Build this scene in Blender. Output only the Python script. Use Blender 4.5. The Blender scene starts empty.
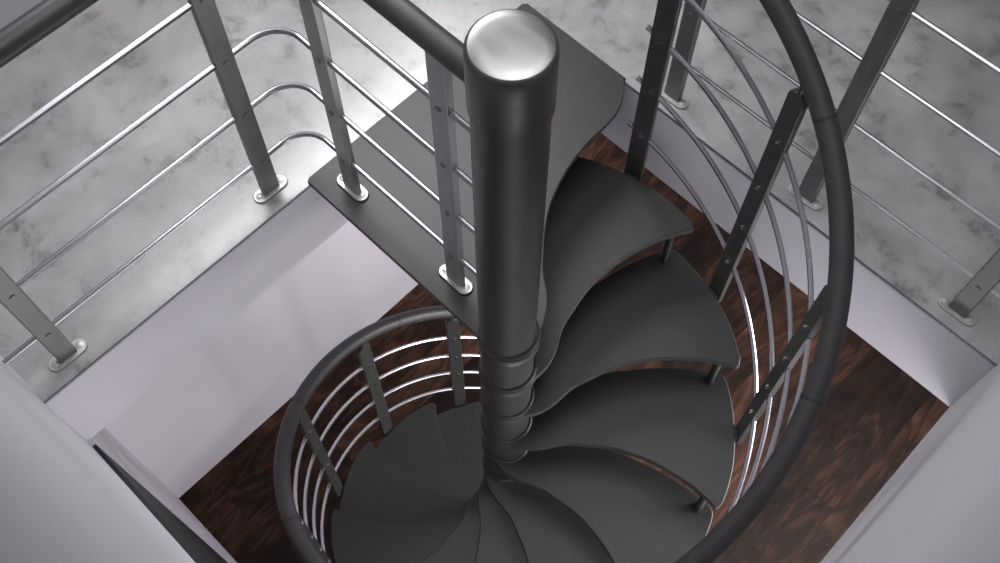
import bpy, math, random
from mathutils import Vector, Matrix
random.seed(4)
S = 0.1                                   # one drawing unit is 10 cm
sc = bpy.context.scene
COL = sc.collection
cos, sin, rad = math.cos, math.sin, math.radians

# ------------------------------------------------------------------ mesh helper
class MB:
    def __init__(self):
        self.v = []; self.f = []
    def add(self, vs, fs):
        n = len(self.v); self.v += [Vector(p) for p in vs]; self.f += [tuple(i + n for i in q) for q in fs]; return self
    def box(self, c, size, rz=0.0):
        hx, hy, hz = [s / 2 for s in size]; m = Matrix.Rotation(rz, 3, 'Z'); c = Vector(c)
        vs = [c + m @ Vector((x * hx, y * hy, z * hz)) for z in (-1, 1) for y in (-1, 1) for x in (-1, 1)]
        return self.add(vs, [(0, 2, 3, 1), (4, 5, 7, 6), (0, 1, 5, 4), (2, 6, 7, 3), (0, 4, 6, 2), (1, 3, 7, 5)])
    def prism(self, poly, z0, z1, top_inset=0.0):
        n = len(poly)
        a = sum(poly[i][0] * poly[(i + 1) % n][1] - poly[(i + 1) % n][0] * poly[i][1] for i in range(n))
        if a < 0: poly = poly[::-1]
        vs = [(p[0], p[1], z0) for p in poly] + [(p[0], p[1], z1) for p in poly]
        fs = [tuple(range(n))[::-1], tuple(range(n, 2 * n))]
        fs += [(i, (i + 1) % n, n + (i + 1) % n, n + i) for i in range(n)]
        return self.add(vs, fs)
    def tube(self, path, r, seg=12, closed_caps=True, flat=1.0):
        pts = [Vector(p) for p in path]; n = len(pts); up = Vector((0, 0, 1)); vs = []
        for i, p in enumerate(pts):
            t = (pts[min(i + 1, n - 1)] - pts[max(i - 1, 0)]).normalized()
            u = up if abs(t.dot(up)) < .95 else Vector((1, 0, 0))
            x = t.cross(u).normalized(); y = x.cross(t).normalized()
            for k in range(seg):
                a = 2 * math.pi * k / seg
                vs.append(p + x * (r * cos(a)) + y * (r * flat * sin(a)))
        fs = [(i * seg + k, i * seg + (k + 1) % seg, (i + 1) * seg + (k + 1) % seg, (i + 1) * seg + k) for i in range(n - 1) for k in range(seg)]
        if closed_caps:
            fs += [tuple(range(seg))[::-1], tuple(range((n - 1) * seg, n * seg))]
        return self.add(vs, fs)
    def lathe(self, prof, c=(0, 0), seg=64, cap_bottom=True, cap_top=True):
        vs = []; n = len(prof)
        for r, z in prof:
            for k in range(seg):
                a = 2 * math.pi * k / seg; vs.append((c[0] + r * cos(a), c[1] + r * sin(a), z))
        fs = [(i * seg + k, i * seg + (k + 1) % seg, (i + 1) * seg + (k + 1) % seg, (i + 1) * seg + k) for i in range(n - 1) for k in range(seg)]
        if cap_bottom: fs.append(tuple(range(seg))[::-1])
        if cap_top: fs.append(tuple(range((n - 1) * seg, n * seg)))
        return self.add(vs, fs)
    def build(self, name, mat, parent=None, origin=(0, 0, 0), bevel=0.0, sharp=35, seg=2):
        """origin (drawing units) is where the object's own origin sits, in the parent's frame"""
        me = bpy.data.meshes.new(name); o0 = Vector(origin)
        me.from_pydata([tuple((v - o0) * S) for v in self.v], [], self.f); me.update()
        import bmesh
        bm = bmesh.new(); bm.from_mesh(me); bmesh.ops.recalc_face_normals(bm, faces=bm.faces)
        bm.to_mesh(me); bm.free()
        me.polygons.foreach_set('use_smooth', [True] * len(me.polygons)); me.set_sharp_from_angle(angle=rad(sharp))
        me.materials.append(mat)
        o = bpy.data.objects.new(name, me); COL.objects.link(o); o.location = o0 * S
        if parent: o.parent = parent
        if bevel:
            b = o.modifiers.new('Bevel', 'BEVEL'); b.width = bevel * S; b.segments = seg; b.limit_method = 'ANGLE'; b.angle_limit = rad(40)
        return o

def thing(name, label, cat, loc):
    o = bpy.data.objects.new(name, None); COL.objects.link(o); o.location = Vector(loc) * S
    o['label'] = label; o['category'] = cat; o.empty_display_size = .1; return o
def struct(o):
    o['kind'] = 'structure'; return o
def dup(o, parent=None, loc=None, rz=None):
    c = o.copy(); COL.objects.link(c)
    if parent: c.parent = parent
    if loc is not None: c.location = Vector(loc) * S
    if rz is not None: c.rotation_euler = (0, 0, rz)
    for ch in list(o.children): dup(ch, c)
    return c
def catmull(pts, n=6):
    P = [Vector((*p, 0)) for p in pts]; out = []
    for i in range(len(P) - 1):
        a, b, c, d = P[max(i - 1, 0)], P[i], P[i + 1], P[min(i + 2, len(P) - 1)]
        for k in range(n):
            t = k / n
            q = .5 * ((2 * b) + (c - a) * t + (2 * a - 5 * b + 4 * c - d) * t * t + (3 * b - a - 3 * c + d) * t ** 3)
            out.append((q.x, q.y))
    out.append((P[-1].x, P[-1].y)); return out
def polar(r, a, c=(0, 0)): return (c[0] + r * cos(rad(a)), c[1] + r * sin(rad(a)))

# ------------------------------------------------------------------ materials
def mat(name):
    m = bpy.data.materials.new(name); m.use_nodes = True
    nt = m.node_tree; return m, nt, nt.nodes['Principled BSDF']
def node(nt, t, **kw):
    n = nt.nodes.new(t)
    for k, v in kw.items():
        if k in n.inputs: n.inputs[k].default_value = v
        else: setattr(n, k, v)
    return n
def ramp(nt, src, stops):
    r = nt.nodes.new('ShaderNodeValToRGB'); e = r.color_ramp.elements
    while len(e) > 1: e.remove(e[-1])
    e[0].position, e[0].color = stops[0][0], (*stops[0][1], 1)
    for p, c in stops[1:]:
        x = e.new(p); x.color = (*c, 1)
    nt.links.new(src, r.inputs['Fac']); return r
def g(v): return (v, v, v)
def coords(nt, scale=(1, 1, 1), kind='Object'):
    tc = nt.nodes.new('ShaderNodeTexCoord'); mp = nt.nodes.new('ShaderNodeMapping'); mp.inputs['Scale'].default_value = scale
    nt.links.new(tc.outputs[kind], mp.inputs['Vector']); return mp.outputs['Vector']
def bump(nt, bs, src, strength, dist=.002):
    b = node(nt, 'ShaderNodeBump', Strength=strength, Distance=dist); nt.links.new(src, b.inputs['Height']); nt.links.new(b.outputs['Normal'], bs.inputs['Normal'])

def m_metal(name, base, rough, metallic, streak=(3, 3, 60), amount=.12, spec=.5):
    m, nt, bs = mat(name)
    n = node(nt, 'ShaderNodeTexNoise', Scale=6.0, Detail=4.0); nt.links.new(coords(nt, streak), n.inputs['Vector'])
    r = ramp(nt, n.outputs['Fac'], [(.3, tuple(c * (1 - amount) for c in base)), (.7, tuple(c * (1 + amount) for c in base))])
    nt.links.new(r.outputs['Color'], bs.inputs['Base Color'])
    rr = ramp(nt, n.outputs['Fac'], [(.3, g(max(rough - .05, .02))), (.7, g(rough + .06))]); nt.links.new(rr.outputs['Color'], bs.inputs['Roughness'])
    bs.inputs['Metallic'].default_value = metallic; bs.inputs['Specular IOR Level'].default_value = spec
    return m
def m_plaster(name, base):
    m, nt, bs = mat(name)
    v = coords(nt)
    n = node(nt, 'ShaderNodeTexNoise', Scale=1.6, Detail=3.0); nt.links.new(v, n.inputs['Vector'])
    r = ramp(nt, n.outputs['Fac'], [(.3, tuple(c * .97 for c in base)), (.7, base)]); nt.links.new(r.outputs['Color'], bs.inputs['Base Color'])
    f = node(nt, 'ShaderNodeTexNoise', Scale=160.0, Detail=2.0); nt.links.new(v, f.inputs['Vector'])
    bump(nt, bs, f.outputs['Fac'], .08); bs.inputs['Roughness'].default_value = .75; return m
def m_concrete():
    m, nt, bs = mat('concrete'); v = coords(nt)
    a = node(nt, 'ShaderNodeTexNoise', Scale=2.6, Detail=9.0, Roughness=.66, Distortion=.3); nt.links.new(v, a.inputs['Vector'])
    b = node(nt, 'ShaderNodeTexNoise', Scale=8.0, Detail=9.0, Roughness=.74, Distortion=.25); nt.links.new(v, b.inputs['Vector'])
    ra = ramp(nt, a.outputs['Fac'], [(.28, (.18, .178, .178)), (.5, (.27, .267, .27)), (.72, (.36, .357, .36))])
    rb = ramp(nt, b.outputs['Fac'], [(.32, (.36, .36, .35)), (.40, (.66, .66, .65)), (.45, (.9, .9, .895)), (.52, g(1.02)), (.75, g(1.1))])
    mx = node(nt, 'ShaderNodeMix', data_type='RGBA', blend_type='MULTIPLY'); mx.inputs['Factor'].default_value = 1
    nt.links.new(ra.outputs['Color'], mx.inputs['A']); nt.links.new(rb.outputs['Color'], mx.inputs['B'])
    # scattered round marks
    vo = node(nt, 'ShaderNodeTexVoronoi', Scale=3.2); nt.links.new(v, vo.inputs['Vector'])
    rv = ramp(nt, vo.outputs['Distance'], [(.0, g(.55)), (.03, g(.8)), (.06, g(1.0))])
    mx2 = node(nt, 'ShaderNodeMix', data_type='RGBA', blend_type='MULTIPLY'); mx2.inputs['Factor'].default_value = .6
    nt.links.new(mx.outputs['Result'], mx2.inputs['A']); nt.links.new(rv.outputs['Color'], mx2.inputs['B'])
    nt.links.new(mx2.outputs['Result'], bs.inputs['Base Color'])
    rr = ramp(nt, b.outputs['Fac'], [(.3, g(.36)), (.7, g(.18))]); nt.links.new(rr.outputs['Color'], bs.inputs['Roughness'])
    bs.inputs['Specular IOR Level'].default_value = .75
    bump(nt, bs, b.outputs['Fac'], .06, .002); return m
def m_wood():
    m, nt, bs = mat('dark_wood_planks'); L = nt.links
    v = coords(nt)
    rot = nt.nodes.new('ShaderNodeMapping'); rot.inputs['Rotation'].default_value = (0, 0, rad(90)); L.new(v, rot.inputs['Vector'])
    br = node(nt, 'ShaderNodeTexBrick', offset=.37, offset_frequency=2)
    br.inputs['Color1'].default_value = (0, 0, 0, 1); br.inputs['Color2'].default_value = (1, 1, 1, 1); br.inputs['Mortar'].default_value = (.5, .5, .5, 1)
    br.inputs['Scale'].default_value = 1.0; br.inputs['Mortar Size'].default_value = .0016; br.inputs['Brick Width'].default_value = 1.5; br.inputs['Row Height'].default_value = .185
    L.new(rot.outputs['Vector'], br.inputs['Vector'])
    # shift the grain per plank
    ad = node(nt, 'ShaderNodeVectorMath', operation='MULTIPLY_ADD'); ad.inputs[1].default_value = (7, 13, 5); L.new(br.outputs['Color'], ad.inputs[0]); L.new(v, ad.inputs[2])
    st = nt.nodes.new('ShaderNodeMapping'); st.inputs['Scale'].default_value = (3.4, .8, 1); L.new(ad.outputs['Vector'], st.inputs['Vector'])
    gr = node(nt, 'ShaderNodeTexNoise', Scale=1.7, Detail=3.0, Roughness=.5, Distortion=1.6); L.new(st.outputs['Vector'], gr.inputs['Vector'])
    mm = node(nt, 'ShaderNodeMath', operation='MULTIPLY'); mm.inputs[1].default_value = 10.0; L.new(gr.outputs['Fac'], mm.inputs[0])
    fr = node(nt, 'ShaderNodeMath', operation='PINGPONG'); fr.inputs[1].default_value = 1.0; L.new(mm.outputs[0], fr.inputs[0])
    fine = node(nt, 'ShaderNodeTexNoise', Scale=14.0, Detail=5.0, Roughness=.6); L.new(st.outputs['Vector'], fine.inputs['Vector'])
    big = node(nt, 'ShaderNodeTexNoise', Scale=3.0, Detail=3.0, Distortion=.5); L.new(ad.outputs['Vector'], big.inputs['Vector'])
    s1 = node(nt, 'ShaderNodeMath', operation='MULTIPLY_ADD'); s1.inputs[1].default_value = .16; L.new(fr.outputs[0], s1.inputs[0])
    s2 = node(nt, 'ShaderNodeMath', operation='MULTIPLY_ADD'); s2.inputs[1].default_value = .30; L.new(fine.outputs['Fac'], s2.inputs[0]); 
    s3 = node(nt, 'ShaderNodeMath', operation='MULTIPLY_ADD'); s3.inputs[1].default_value = .26; s3.inputs[2].default_value = .02; L.new(br.outputs['Color'], s3.inputs[0])
    s4 = node(nt, 'ShaderNodeMath', operation='MULTIPLY_ADD'); s4.inputs[1].default_value = .45; L.new(big.outputs['Fac'], s4.inputs[0]); L.new(s3.outputs[0], s4.inputs[2])
    L.new(s4.outputs[0], s2.inputs[2]); L.new(s2.outputs[0], s1.inputs[2])
    r = ramp(nt, s1.outputs[0], [(.38, (.004, .002, .0017)), (.58, (.014, .0063, .0042)), (.74, (.042, .0185, .0115)), (.95, (.12, .055, .035))])
    mo = node(nt, 'ShaderNodeMix', data_type='RGBA'); L.new(br.outputs['Fac'], mo.inputs['Factor']); L.new(r.outputs['Color'], mo.inputs['A']); mo.inputs['B'].default_value = (.008, .005, .004, 1)
    L.new(mo.outputs['Result'], bs.inputs['Base Color']); bs.inputs['Roughness'].default_value = .58; bs.inputs['Specular IOR Level'].default_value = .16
    bump(nt, bs, s1.outputs[0], .15, .002); return m
def m_tread():
    m, nt, bs = mat('dark_grey_tread'); L = nt.links
    v = coords(nt, (1.0, 9.0, 1)); n = node(nt, 'ShaderNodeTexNoise', Scale=7.0, Detail=6.0, Roughness=.65); L.new(v, n.inputs['Vector'])
    r = ramp(nt, n.outputs['Fac'], [(.28, (.0205, .021, .021)), (.72, (.028, .0285, .0285))]); L.new(r.outputs['Color'], bs.inputs['Base Color'])
    bs.inputs['Roughness'].default_value = .44; bs.inputs['Specular IOR Level'].default_value = .32
    bump(nt, bs, n.outputs['Fac'], .05, .001); return m

M_WALL = m_plaster('white_plaster', (.46, .448, .482))
M_CONC = m_concrete(); M_WOOD = m_wood(); M_TREAD = m_tread()
M_POLE = m_metal('dark_grey_metal', (.036, .034, .032), .40, .3, (2, 2, 25))
M_RAIL = m_metal('dark_handrail', (.024, .0225, .0235), .48, .0, (6, 6, 6), .12, .4)
M_POST = m_metal('brushed_grey_steel', (.145, .145, .145), .4, .6, (12, 12, 2))
M_BAL = m_metal('dark_baluster_steel', (.036, .036, .035), .38, .2, (12, 12, 2), .12, .3)
M_GROD = m_metal('grey_steel_rod', (.26, .26, .275), .27, 1.0, (.4, .4, .4), .03)
M_ROD = m_metal('polished_steel_rod', (.5, .49, .51), .22, 1.0, (.4, .4, .4), .03)
M_LPOST = m_metal('lit_brushed_steel', (.27, .27, .27), .4, .6, (12, 12, 2))  # lighter copy of the post steel: reflection on landing post faces put into colour
M_PLATE = m_metal('galvanised_plate', (.38, .38, .38), .45, .6, (6, 6, 6))
M_CAP = m_metal('brushed_steel_cap', (.20, .20, .20), .38, 1.0, (2, 10, 2), .04)
M_CHROME = m_metal('light_steel', (.34, .34, .34), .4, 1.0, (5, 5, 5), .05)
M_DARK = m_metal('charcoal_paint', (.014, .014, .015), .55, .0, (4, 4, 4), .12, .3)
M_STRIP = m_metal('edge_strip_metal', (.10, .10, .105), .4, .5, (4, 4, 4))

# ------------------------------------------------------------------ the setting
U, V, SL, F = 15.91, 16.86, 3.1, 28.3          # opening size, slab thickness, drop to the lower floor
XL, YB, H = -9.8, 12.0, 28.0
LSH = [(XL, -V), (0, -V), (0, 0), (U, 0), (U, YB), (XL, YB)]
struct(MB().prism(LSH, -.14, 0).build('floor_upper', M_CONC))
struct(MB().prism(LSH, -SL, -.14).build('ceiling_lower', M_WALL))
struct(MB().box((.01, -V / 2, -.02), (.03, V, .05)).build('trim_1', M_STRIP))
struct(MB().box((U / 2, -.01, -.02), (U, .03, .05)).build('trim_2', M_STRIP))
struct(MB().box((XL - .6, (YB - V) / 2, (H - SL) / 2), (1.2, YB + V, H + SL)).build('wall_left', M_WALL))
struct(MB().box(((XL + U) / 2 , -V - .75, (H - SL) / 2), (U - XL + 4, 1.5, H + SL)).build('wall_front', M_WALL))
struct(MB().box((U + .75, (YB - V) / 2, (H - SL) / 2), (1.5, YB + V, H + SL)).build('wall_right', M_WALL))
struct(MB().box(((XL + U) / 2, YB + .6, (H - SL) / 2), (U - XL + 4, 1.2, H + SL)).build('wall_back', M_WALL))
# storey below
XW, X2, Y2 = -7.02, 30.0, 26.0
struct(MB().box(((XW + X2) / 2, (Y2 - V) / 2, -F - .5), (X2 - XW + 3, Y2 + V + 3, 1.0)).build('floor_lower', M_WOOD))
struct(MB().box((XW - .75, (Y2 - V) / 2, -(F + SL) / 2), (1.5, Y2 + V, F - SL)).build('wall_lower_left', M_WALL))
struct(MB().box(((XW + .2) / 2, -V - .63, -(F + SL) / 2), (.2 - XW, 1.5, F - SL)).build('wall_lower_front', M_WALL))
struct(MB().box(((9.6 + X2) / 2, -V - .65, -(F + SL) / 2), (X2 - 9.6, 1.5, F - SL)).build('wall_lower_front', M_WALL))
d1 = MB().box((4.90, -V - .19, -(F + SL) / 2), (9.4, .6, F - SL)).build('door_1', M_DARK); struct(d1)
MB().box((9.0, -V + .05, -18.5), (.18, .5, 1.4)).build('door_handle', M_CHROME, d1)
struct(MB().box((X2 + .75, (Y2 - V) / 2, -(F + SL) / 2), (1.5, Y2 + V, F - SL)).build('wall_lower_right', M_WALL))
struct(MB().box(((XW + X2) / 2, Y2 + .75, -(F + SL) / 2), (X2 - XW, 1.5, F - SL)).build('wall_lower_back', M_WALL))

# ------------------------------------------------------------------ spiral staircase
PX, PY = 6.80, -7.78
RI, ST, A0, Z0, R = 2.19, 31.14, 82.11, .17, 6.75
SLOPE = RI / ST
stair = thing('spiral_staircase', 'dark grey metal spiral staircase winding round a thick central pole down to the wooden floor', 'staircase', (PX, PY, -F))
BASE = Vector((PX, PY, -F))
def rel(z): return (0, 0, z + F)                # parent frame has its origin on the pole foot

pole = MB().lathe([(1.3, 0), (1.3, .12), (.75, .2), (.70, .22), (.70, F + 9.75), (.745, F + 9.85), (.75, F + 11.15), (.745, F + 11.25), (.725, F + 11.32), (.70, F + 11.345)]).build('pole', M_POLE, stair)
MB().lathe([(.70, F + 11.33), (.695, F + 11.355), (.67, F + 11.37), (.5, F + 11.395), (.25, F + 11.41), (.02, F + 11.415)], seg=72).build('pole_cap', M_CAP, pole, sharp=60)

front = [(.80, -62), (1.05, -38), (1.35, -19), (1.85, -1.0), (2.35, 4.2), (3.2, 8.0), (4.0, 7.9), (4.8, 6.4), (5.7, 3.9), (6.35, 1.5), (6.62, .35)]
back = [(6.55, 37.6), (5.9, 40.2), (5.1, 43.3), (4.0, 47.5), (3.0, 52.5), (2.0, 62), (1.2, 84), (.80, 110)]
fx = catmull([polar(*p) for p in front], 5)
tip = [polar(6.71, .6), polar(6.755, 1.6)]
arc = [polar(6.78 + .07 * min(1, a / 12), a) for a in [2.6 + 1.6 * i for i in range(20)]] + [polar(6.84, 34.6), polar(6.80, 35.9), polar(6.70, 37.0)]
bx = catmull([polar(*p) for p in back], 5)
hub = [polar(.80, a) for a in range(118, 298, 8)]
tread = MB().prism(fx + tip + arc + bx + hub, -.26, 0).build('tread', M_TREAD, stair, bevel=.03)
tread.location = Vector(rel(Z0 - RI)) * S
MB().lathe([(.70, -.46), (.755, -.42), (.785, -.36), (.79, -.30), (.775, -.22), (.77, .0), (.75, .05), (.70, .07)], seg=56, cap_bottom=False, cap_top=False).build('collar', M_POLE, tread, sharp=50)
sx, sy = polar(6.32, 4.4)
MB().lathe([(.17, -RI), (.17, -RI + .05), (.12, -RI + .06), (.12, -.26)], c=(sx, sy), seg=16).build('spacer', M_DARK, tread)
rib = MB()
for i in range(len(fx) - 1):
    (xa, ya), (xb, yb) = fx[i], fx[i + 1]
    if math.hypot(xa, ya) < 1.0 or math.hypot(xb, yb) > 6.3: continue
    t = Vector((xb - xa, yb - ya, 0)).normalized(); n = Vector((-t.y, t.x, 0))
    if n.dot(Vector((*polar(4, 25), 0)) - Vector((xa, ya, 0))) < 0: n = -n
    rib.box(((xa + xb) / 2 + n.x * .12, (ya + yb) / 2 + n.y * .12, -.33), (math.hypot(xb - xa, yb - ya) * 1.02, .06, .2), math.atan2(t.y, t.x))
rib.build('edge_flange', M_DARK, tread)
NT = 12
for k in range(1, NT + 1):
    o = tread if k == 1 else dup(tread, stair)
    o.location = Vector(rel(Z0 - RI * k)) * S; o.rotation_euler = (0, 0, rad(A0 - ST * (k - 1)))
    if k == NT:                                  # nothing below the lowest tread but the floor
        for ch in list(o.children):
            if ch.name.startswith('spacer'): bpy.data.objects.remove(ch)

# landing plate filling the corner of the opening
lf = [(.80, -62), (1.05, -40), (1.4, -23), (1.9, -6.5), (2.5, -.2), (3.1, 3.0), (3.78, 4.2), (4.5, 3.5), (5.22, 2.0), (5.85, .2), (6.3, -1.3), (6.75, -2.7), (7.26, -3.5), (7.75, -3.2), (8.1, -2.5), (8.27, -1.9)]
lp = catmull([polar(r, a + A0 + ST, (PX, PY)) for r, a in lf], 5)
corner = [(3.80, .01), (.02, .01), (-.09, -.1), (-.09, -8.28), (-.02, -8.38), (6.1, -8.38)]
hubl = [polar(.80, a, (PX, PY)) for a in range(-128, 48, 8)]
lnd = MB().prism([(x - PX, y - PY) for x, y in lp + corner + hubl], -.16, 0).build('landing', M_TREAD, stair, bevel=.03)
lnd.location = Vector(rel(Z0)) * S
MB().lathe([(.70, -.46), (.755, -.42), (.785, -.36), (.79, -.30), (.775, -.22), (.77, .0), (.75, .05), (.70, .07)], seg=56, cap_bottom=False, cap_top=False).build('collar', M_POLE, lnd, sharp=50)
MB().box((.3 - PX, -4.0 - PY, -.4), (.12, 7.4, .4)).box((2 - PX, -.3 - PY, -.4), (3.2, .12, .4)).build('bracket', M_DARK, lnd)

for o_ in [pole] + [c for c in pole.children]:
    for v_ in o_.data.vertices:
        t_ = max(0, (v_.co.z / S - F)) / 11.2
        v_.co.x -= .045 * t_ * S; v_.co.y -= .045 * t_ * S
# balusters on the outer rim of every tread
BA, BR, BW, BT = 20.8, 7.0, .54, .17
def rounded_bar(w, t, z0, z1, rr=.2):
    """flat bar standing upright: width w along local y, thickness t along local x, rounded top"""
    pr = [(-w / 2, z0), (w / 2, z0)]
    for i in range(9):
        a = math.pi * i / 8; pr.append((w / 2 * cos(a), z1 - rr + rr * sin(a)))
    n = len(pr); b = MB()
    vs = [(-t / 2, y, z) for y, z in pr] + [(t / 2, y, z) for y, z in pr]
    fs = [tuple(range(n)), tuple(range(n, 2 * n))] + [(i, (i + 1) % n, n + (i + 1) % n, n + i) for i in range(n)]
    return b.add(vs, fs)
RH = [1.95, 3.95, 5.95, 7.92]
bal = rounded_bar(BW, BT, -.34, 9.85, .27)
bal.v = [v + Vector((BR, 0, 0)) for v in bal.v]
baluster = bal.build('baluster', M_BAL, stair, bevel=.025)
baluster['label'] = 'dark flat steel baluster'
def button(p, axis, r=.075, l=.05):
    a = Vector(axis).normalized(); p = Vector(p); return MB().tube([p - a * l, p + a * l * .6, p + a * l], r, 12)
for hgt in RH:
    button((BR - BT / 2, 0, hgt), (-1, 0, 0), .06, .04).build('screw', M_ROD, baluster)
MB().box((BR - .16, 0, -.13), (.34, .36, .16)).build('mounting_lug', M_DARK, baluster)
MB().tube([(BR, 0, 9.7), (BR, 0, 10.15), (BR - .03, 0, 10.45)], .085, 12).build('handrail_bracket', M_BAL, baluster)
for k in range(1, NT + 1):
    o = baluster if k == 1 else dup(baluster, stair)
    o.location = Vector(rel(Z0 - RI * k)) * S; o.rotation_euler = (0, 0, rad(A0 - ST * (k - 1) + BA))

def helix(r, a_hi, a_lo, zo, step=2.0):
    n = int(abs(a_hi - a_lo) / step) + 1; out = []
    for i in range(n + 1):
        a = a_hi + (a_lo - a_hi) * i / n
        out.append((r * cos(rad(a)), r * sin(rad(a)), Z0 - RI + (a - A0) * SLOPE + zo + F))
    return out
A_TOP = A0 + BA; A_BOT = A0 - ST * (NT - 1) + BA
for hgt in RH:
    MB().tube(helix(BR + .02, A_TOP + 3.5, A_BOT - 3.5, hgt - BA * SLOPE), .07, 10).build('rod', M_ROD, stair)['label'] = 'polished steel rod curving between balusters'
ZH = 9.15
rail = MB().tube(helix(BR - .03, A_TOP + 5, A_BOT - 6, ZH), .255, 20).build('handrail', M_RAIL, stair, sharp=50)
for aj in (64.5, 21.5, -21.5, -64.5, -108, -146.5, -190):
    MB().tube(helix(BR - .03, aj + .25, aj - .25, ZH, .25), .261, 20).build('joint', M_DARK, rail)

# ------------------------------------------------------------------ guardrails
PW, PT, PH = .50, .20, 9.25
RZ = [1.45, 3.52, 5.52, 7.52]
def post_mesh(w=PW, t=PT, top=PH):
    b = MB(); pr = [(-w / 2, 0.03), (w / 2, .03)]
    for i in range(7): 
        a = math.pi / 2 * i / 6; pr.append((w / 2 - .12 + .12 * cos(a), top - .12 + .12 * sin(a)))
    for i in range(7):
        a = math.pi / 2 + math.pi / 2 * i / 6; pr.append((-w / 2 + .12 + .12 * cos(a), top - .12 + .12 * sin(a)))
    n = len(pr); vs = [(x, -t / 2, z) for x, z in pr] + [(x, t / 2, z) for x, z in pr]
    return b.add(vs, [tuple(range(n)), tuple(range(n, 2 * n))] + [(i, (i + 1) % n, n + (i + 1) % n, n + i) for i in range(n)])
def stadium(l, w, n=10):
    out = []
    for s in (1, -1):
        for i in range(n + 1):
            a = -math.pi / 2 + math.pi * i / n
            out.append((s * ((l - w) / 2 + w / 2 * cos(a)), s * w / 2 * sin(a)))
    return out
def make_post(parent, bm_, pm):
    p = post_mesh().build('post', pm, parent, bevel=.03)
    pl = MB().prism(stadium(1.06, .42), 0.0, .07).build('base_plate', bm_, p, bevel=.02)
    for s in (-1, 1):
        MB().lathe([(.11, .06), (.11, .08), (.07, .09), (.07, .11), (.04, .12)], c=(s * .36, 0), seg=16).build('bolt', bm_, p)
    for z in RZ:
        button((0, -PT / 2, z), (0, -1, 0), .07, .03).build('screw', M_POST, p)
    return p

# guardrail along the left edge, turning onto the landing and ending at the pole
GX, GY = -.62, -7.68
gl = thing('guardrail', 'L-shaped grey guardrail from the left concrete edge over the landing to the pole', 'railing', (GX, GY, 0))
p0 = make_post(gl, M_PLATE, M_POST); p0['label'] = 'grey flat steel post'
posts = [((-.51 - GX + -.06, -15.72 - GY, 0), 90), ((-.62 - GX, -9.17 - GY, 0), 90)]
p0.location = Vector(posts[0][0]) * S; p0.rotation_euler = (0, 0, rad(90))
dup(p0, gl, posts[1][0], rad(90))
p1 = make_post(gl, M_CHROME, M_LPOST); p1.location = Vector((.99 - GX, 0, Z0 + .01)) * S
p1.name = 'post'; dup(p1, gl, (4.84 - GX, 0, Z0 + .01), 0)
def lpath(z, y0, x1, rb=.85):
    pts = [(0, y0 + (-rb - y0) * i / 4, z) for i in range(4)]
    for i in range(13):
        a = math.pi - math.pi / 2 * i / 12; pts.append((rb + rb * cos(a), -rb + rb * sin(a), z + .2 * i / 12))
    pts += [(rb + (x1 - rb) * i / 4, 0, z + .2) for i in range(1, 5)]
    return pts
for z in RZ:
    MB().tube(lpath(z, -V - GY, PX - .78 - GX), .07, 10).build('rod', M_GROD, gl)
MB().tube(lpath(9.42, -V - GY, PX - .82 - GX), .26, 20).build('handrail', M_RAIL, gl, sharp=50)

# guardrail along the right edge
QX, QY = 5.06, .54
gr_ = thing('guardrail', 'straight grey steel guardrail along the right concrete edge, behind the spiral handrail', 'railing', (QX, QY, 0))
q0 = make_post(gr_, M_PLATE, M_POST); q0.location = (0, 0, 0)
RZR = [1.6, 3.62, 5.6, 7.55]
for x in (9.65, 14.38): dup(q0, gr_, (x - QX, 0, 0), 0)
for z in RZR:
    MB().tube([(-.35, 0, z), (2, 0, z), (6, 0, z), (U - QX, 0, z)], .056, 10).build('rod', M_ROD, gr_)
MB().tube([(-.5, 0, 9.45), (2, 0, 9.45), (6, 0, 9.45), (U - QX, 0, 9.45)], .26, 20).build('handrail', M_RAIL, gr_, sharp=50)

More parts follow.
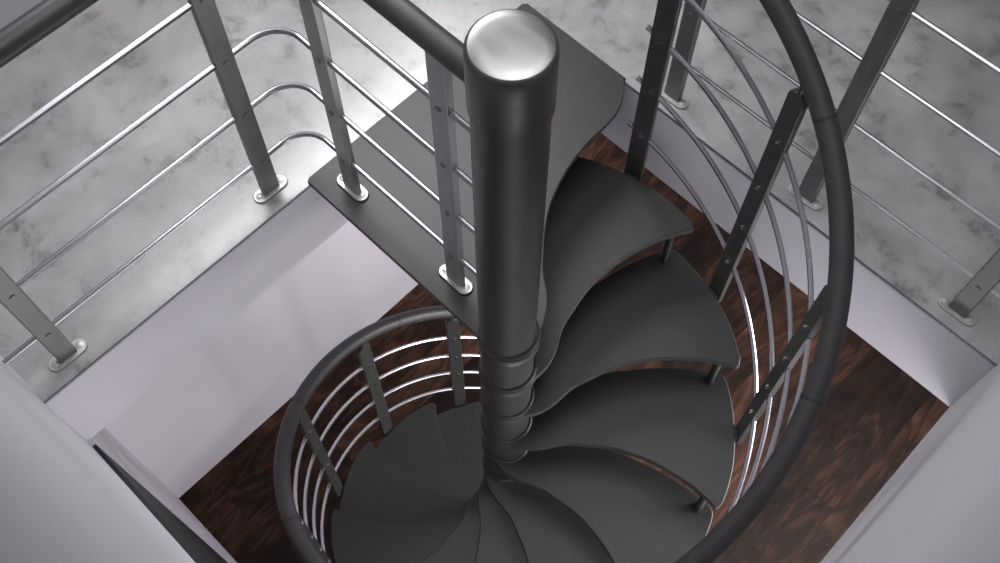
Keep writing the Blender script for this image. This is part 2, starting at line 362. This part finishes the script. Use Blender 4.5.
# ------------------------------------------------------------------ light
w = bpy.data.worlds.new('World'); sc.world = w; w.use_nodes = True
w.node_tree.nodes['Background'].inputs['Color'].default_value = (.93, .94, 1.0, 1)
w.node_tree.nodes['Background'].inputs['Strength'].default_value = .28
def area(name, loc, target, size, power, col=(1, 1, 1), spread=180):
    l = bpy.data.lights.new(name, 'AREA'); l.shape = 'RECTANGLE'; l.size, l.size_y = size; l.energy = power; l.color = col; l.spread = rad(spread)
    o = bpy.data.objects.new(name, l); COL.objects.link(o); o.location = Vector(loc) * S
    o.rotation_euler = (Vector(target) - Vector(loc)).to_track_quat('-Z', 'Y').to_euler(); return o
area('assumed_light_left', (-9.3, -2.5, 16.5), (0, -7, 0), (1.5, 1.1), 36, (1, .985, 1), 110)  # assumed light, no window built; placed for the highlight on the concrete
area('fill_front', (-3, -16.6, 17.5), (5, 0, -2), (1.8, 1.3), 6, (.98, .97, 1))  # added fill against the solid front wall; no window there
area('fill_right', (15.6, 4, 17.5), (0, -4, -2), (1.8, 1.3), 4, (.98, .97, 1))  # weak added fill beside the right wall, which has no opening
area('overhead_fill', (7, -6, 25.5), (6, -7, 0), (1.3, 1.3), 13, (1, .985, 1), 100)  # added overhead fill for treads and concrete
area('assumed_lower_light_right', (29.5, -4, -13), (0, -7, -9), (2.2, 1.8), 98, (1, .97, 1))  # assumed light, no opening in that wall; brightens lower left wall and slab edge
area('lower_fill_front', (22.5, -16.4, -12), (14, 0, -4), (1.2, 1.8), 46, (1, .97, 1))  # added fill to brighten the right slab edge from below
area('lower_fill_back', (23, 9, -4.2), (-7, -9, -15), (1.2, 1.2), 118, (1, .97, .97))  # added unseen fill brightening the lower left and front walls; no fitting

# ------------------------------------------------------------------ camera
cam = bpy.data.cameras.new('Camera'); co = bpy.data.objects.new('Camera', cam); COL.objects.link(co)
co.location = Vector((13.9063, -15.4532, 24.596)) * S
co.rotation_euler = (.4518, -.0016, .772)
cam.sensor_fit = 'HORIZONTAL'; cam.sensor_width = 36; cam.lens = 36 * 1076.88 / 1000; cam.clip_start = .01
sc.camera = co
vs = sc.view_settings; sc.display_settings.display_device = 'sRGB'
vs.view_transform = 'Standard'; vs.look = 'None'; vs.exposure = 0; vs.gamma = 1; vs.use_curve_mapping = False
